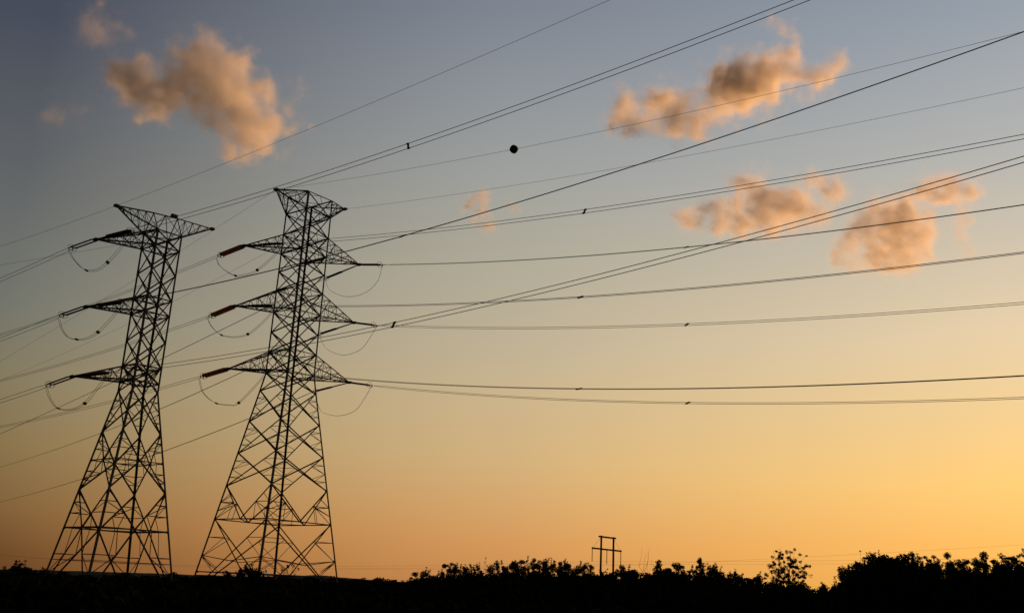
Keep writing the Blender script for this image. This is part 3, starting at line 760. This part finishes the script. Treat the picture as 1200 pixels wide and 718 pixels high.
# ------------------------------------------------------------------ clouds (lit by the sun below the horizon)
def cloud(blobs, dist, label, dens, thr=.06, amp=.85, core=1.2, nscale=1.0, seed=0, grey=.0):
    rng = np.random.default_rng(seed); mpp = dist / FPX
    cx = sum(p[0] for p in blobs) / len(blobs); cy = sum(p[1] for p in blobs) / len(blobs)
    org = Vector((0, 0, EYE)) + view_ray(cx, cy) * dist
    P = []
    for x, y, r in blobs:
        ray = view_ray(x, y); rm = r * mpp * 1.12
        P.append((Vector((0, 0, EYE)) + ray * (dist + rng.uniform(-.8, .8) * rm) - org, rm))
    mb = bpy.data.meshes.new('cloud'); import bmesh
    bm = bmesh.new()
    for c, rm in P: bmesh.ops.create_icosphere(bm, subdivisions=3, radius=rm * 1.85, matrix=Matrix.Translation(c))
    bm.to_mesh(mb); bm.free()
    o = bpy.data.objects.new('cloud', mb); C.objects.link(o); o.location = org
    rem = o.modifiers.new('union', 'REMESH'); rem.mode = 'VOXEL'; rem.voxel_size = mpp * 4.0
    dg = bpy.context.evaluated_depsgraph_get(); me = bpy.data.meshes.new_from_object(o.evaluated_get(dg))
    o.modifiers.clear(); o.data = me; bpy.data.meshes.remove(mb)
    mat = bpy.data.materials.new('cloud_vapour'); mat.use_nodes = True; nt = mat.node_tree
    for n in list(nt.nodes): nt.nodes.remove(n)
    N, L = nt.nodes.new, nt.links.new
    out = N('ShaderNodeOutputMaterial'); vol = N('ShaderNodeVolumePrincipled'); L(vol.outputs[0], out.inputs['Volume'])
    vol.inputs['Color'].default_value = (1.0 - grey, .99 - grey, .98 - grey, 1); vol.inputs['Anisotropy'].default_value = .3
    co = N('ShaderNodeTexCoord')
    def math_(op, a, b=None, c=None, clamp=False):
        n = N('ShaderNodeMath'); n.operation = op; n.use_clamp = clamp
        for i, v in enumerate((a, b, c)):
            if v is None: continue
            if isinstance(v, (int, float)): n.inputs[i].default_value = v
            else: L(v, n.inputs[i])
        return n.outputs[0]
    wv = N('ShaderNodeTexNoise'); wv.inputs['Scale'].default_value = 1 / (46 * mpp); wv.inputs['Detail'].default_value = 2; L(co.outputs['Object'], wv.inputs['Vector'])
    ms = N('ShaderNodeVectorMath'); ms.operation = 'MULTIPLY_ADD'
    ms.inputs[1].default_value = (34 * mpp,) * 3; ms.inputs[2].default_value = (-17 * mpp,) * 3; L(wv.outputs['Color'], ms.inputs[0])
    ad = N('ShaderNodeVectorMath'); ad.operation = 'ADD'; L(co.outputs['Object'], ad.inputs[0]); L(ms.outputs[0], ad.inputs[1])
    pos = ad.outputs[0]; tot = None
    for c, rm in P:
        d = N('ShaderNodeVectorMath'); d.operation = 'DISTANCE'; L(pos, d.inputs[0]); d.inputs[1].default_value = c
        q = math_('MULTIPLY', d.outputs['Value'], 1 / rm); q = math_('MULTIPLY', q, q); gs = math_('POWER', .2, q)
        tot = gs if tot is None else math_('ADD', tot, gs)
    no = N('ShaderNodeTexNoise'); no.inputs['Scale'].default_value = nscale / (20 * mpp); no.inputs['Detail'].default_value = 6; no.inputs['Roughness'].default_value = .68
    mp = N('ShaderNodeMapping'); mp.inputs['Location'].default_value = (seed * 13.1, seed * 7.7, 0); L(co.outputs['Object'], mp.inputs[0]); L(mp.outputs[0], no.inputs['Vector'])
    fld = math_('ADD', tot, math_('MULTIPLY', math_('SUBTRACT', no.outputs['Fac'], .5), 2.2 * amp))
    dn = math_('MINIMUM', math_('POWER', math_('MAXIMUM', math_('SUBTRACT', fld, thr), 0.0), 1.7), core)
    n2 = N('ShaderNodeTexNoise'); n2.inputs['Scale'].default_value = 1 / (11 * mpp); n2.inputs['Detail'].default_value = 5; n2.inputs['Roughness'].default_value = .6
    L(mp.outputs[0], n2.inputs['Vector'])
    mr = N('ShaderNodeMapRange'); mr.inputs['From Min'].default_value = .36; mr.inputs['From Max'].default_value = .62
    mr.inputs['To Min'].default_value = .35; mr.inputs['To Max'].default_value = 1.6; L(n2.outputs['Fac'], mr.inputs['Value'])
    dn = math_('MULTIPLY', math_('MULTIPLY', dn, mr.outputs[0]), 2.2 * dens / mpp)
    L(dn, vol.inputs['Density'])
    o.data.materials.clear(); o.data.materials.append(mat)
    return tag(o, label, 'cloud', 'sunlit clouds')
cloud([(144, 86, 20), (167, 74, 13), (160, 109, 16), (141, 105, 12), (192, 109, 20), (224, 80, 26), (231, 46, 13), (250, 74, 22), (275, 82, 18),
       (256, 106, 26), (282, 112, 22), (306, 97, 12), (282, 138, 22), (298, 156, 24), (322, 142, 14), (272, 178, 12), (292, 180, 11), (342, 150, 9), (158, 136, 9), (232, 110, 18),
       (318, 112, 14), (252, 140, 12), (178, 128, 12), (210, 60, 9), (262, 160, 9), (310, 172, 9), (290, 66, 10), (365, 152, 5),
       (148, 86, 14), (166, 98, 13), (194, 112, 17), (216, 100, 17), (240, 116, 13), (275, 122, 12)],
      3600, 'large ragged orange and grey cloud above the pylons on the left', .030, seed=1)
cloud([(352, 92, 6), (354, 104, 7), (351, 116, 7), (345, 127, 7)], 3600, 'narrow wisp of orange cloud right of the large left cloud', .014, seed=2)
cloud([(108, 28, 15), (126, 36, 15), (146, 40, 10), (116, 8, 8), (120, 0, 8)], 3800, 'small dim cloud in the top left corner of the sky', .006, seed=3)
cloud([(733, 122, 16), (745, 144, 16), (773, 113, 17), (793, 133, 20), (824, 141, 18), (839, 90, 15), (856, 98, 24), (880, 105, 24), (895, 74, 17), (921, 68, 14), (936, 60, 9),
       (935, 90, 17), (963, 85, 15), (988, 78, 11), (958, 98, 9), (770, 150, 12), (850, 125, 18), (722, 140, 12), (760, 128, 14), (788, 152, 13), (812, 156, 10), (742, 158, 8),
       (905, 100, 16), (868, 78, 13), (975, 92, 10), (800, 118, 14), (720, 154, 8), (908, 118, 10),
       (850, 100, 15), (880, 108, 13), (898, 80, 13), (868, 84, 11), (784, 112, 12), (912, 94, 14), (835, 112, 9)],
      3500, 'large cloud with a dark grey core in the upper right sky', .042, seed=4, core=4.0)
cloud([(904, 28, 10), (917, 36, 11), (930, 43, 8)], 3500, 'faint brown wisp above the upper right cloud', .012, seed=5)
cloud([(803, 253, 15), (857, 213, 12), (868, 218, 12), (818, 248, 12), (881, 220, 18), (881, 260, 18), (914, 244, 24), (936, 235, 17), (866, 266, 14), (895, 238, 18), (820, 260, 11), (846, 266, 11), (930, 252, 16),
       (905, 266, 12), (948, 244, 14), (842, 246, 10), (832, 238, 11), (960, 256, 14), (850, 256, 13), (865, 240, 12), (886, 222, 13), (908, 230, 13), (930, 242, 13)],
      3900, 'orange cloud crossed by twin wires, left of the round grey cloud', .027, seed=6)
cloud([(968, 219, 15), (986, 223, 12), (950, 214, 12), (975, 230, 10)], 3900, 'small grey cloud patch between the two lower right clouds', .026, seed=7)
cloud([(1009, 259, 15), (1035, 253, 22), (1064, 252, 18), (1000, 279, 15), (1039, 281, 26), (1072, 280, 20), (1024, 301, 14), (1062, 305, 15), (986, 304, 10), (1092, 268, 12),
       (1046, 303, 14), (1064, 247, 15), (1042, 256, 16), (1058, 262, 15), (1085, 295, 10), (985, 288, 11), (1095, 250, 9), (1006, 310, 10)],
      3900, 'round orange and grey cloud, lowest on the right', .028, seed=8)
cloud([(1105, 213, 14), (1127, 220, 13), (1090, 224, 12), (1112, 230, 12), (1142, 226, 11), (1076, 232, 12), (1095, 236, 11)], 4000, 'bright orange cloud tuft near the right edge', .03, seed=9)
cloud([(1134, 257, 11), (1139, 292, 9), (1118, 266, 11), (1128, 278, 9), (1124, 248, 9)], 4000, 'very faint orange cloud wisp under the bright tuft', .016, seed=10)
cloud([(556, 236, 11), (570, 231, 8), (565, 246, 10), (576, 262, 9), (600, 241, 7), (608, 247, 6), (545, 244, 7), (560, 258, 7)], 3800, 'little orange cloud wisp in the middle of the sky', .034, seed=11)
cloud([(70, 135, 14), (52, 140, 9), (92, 128, 9)], 3800, 'barely visible brownish cloud smudge left of the large left cloud', .005, seed=12)

for o in WORLD:
    if '_w' in o: del o['_w']
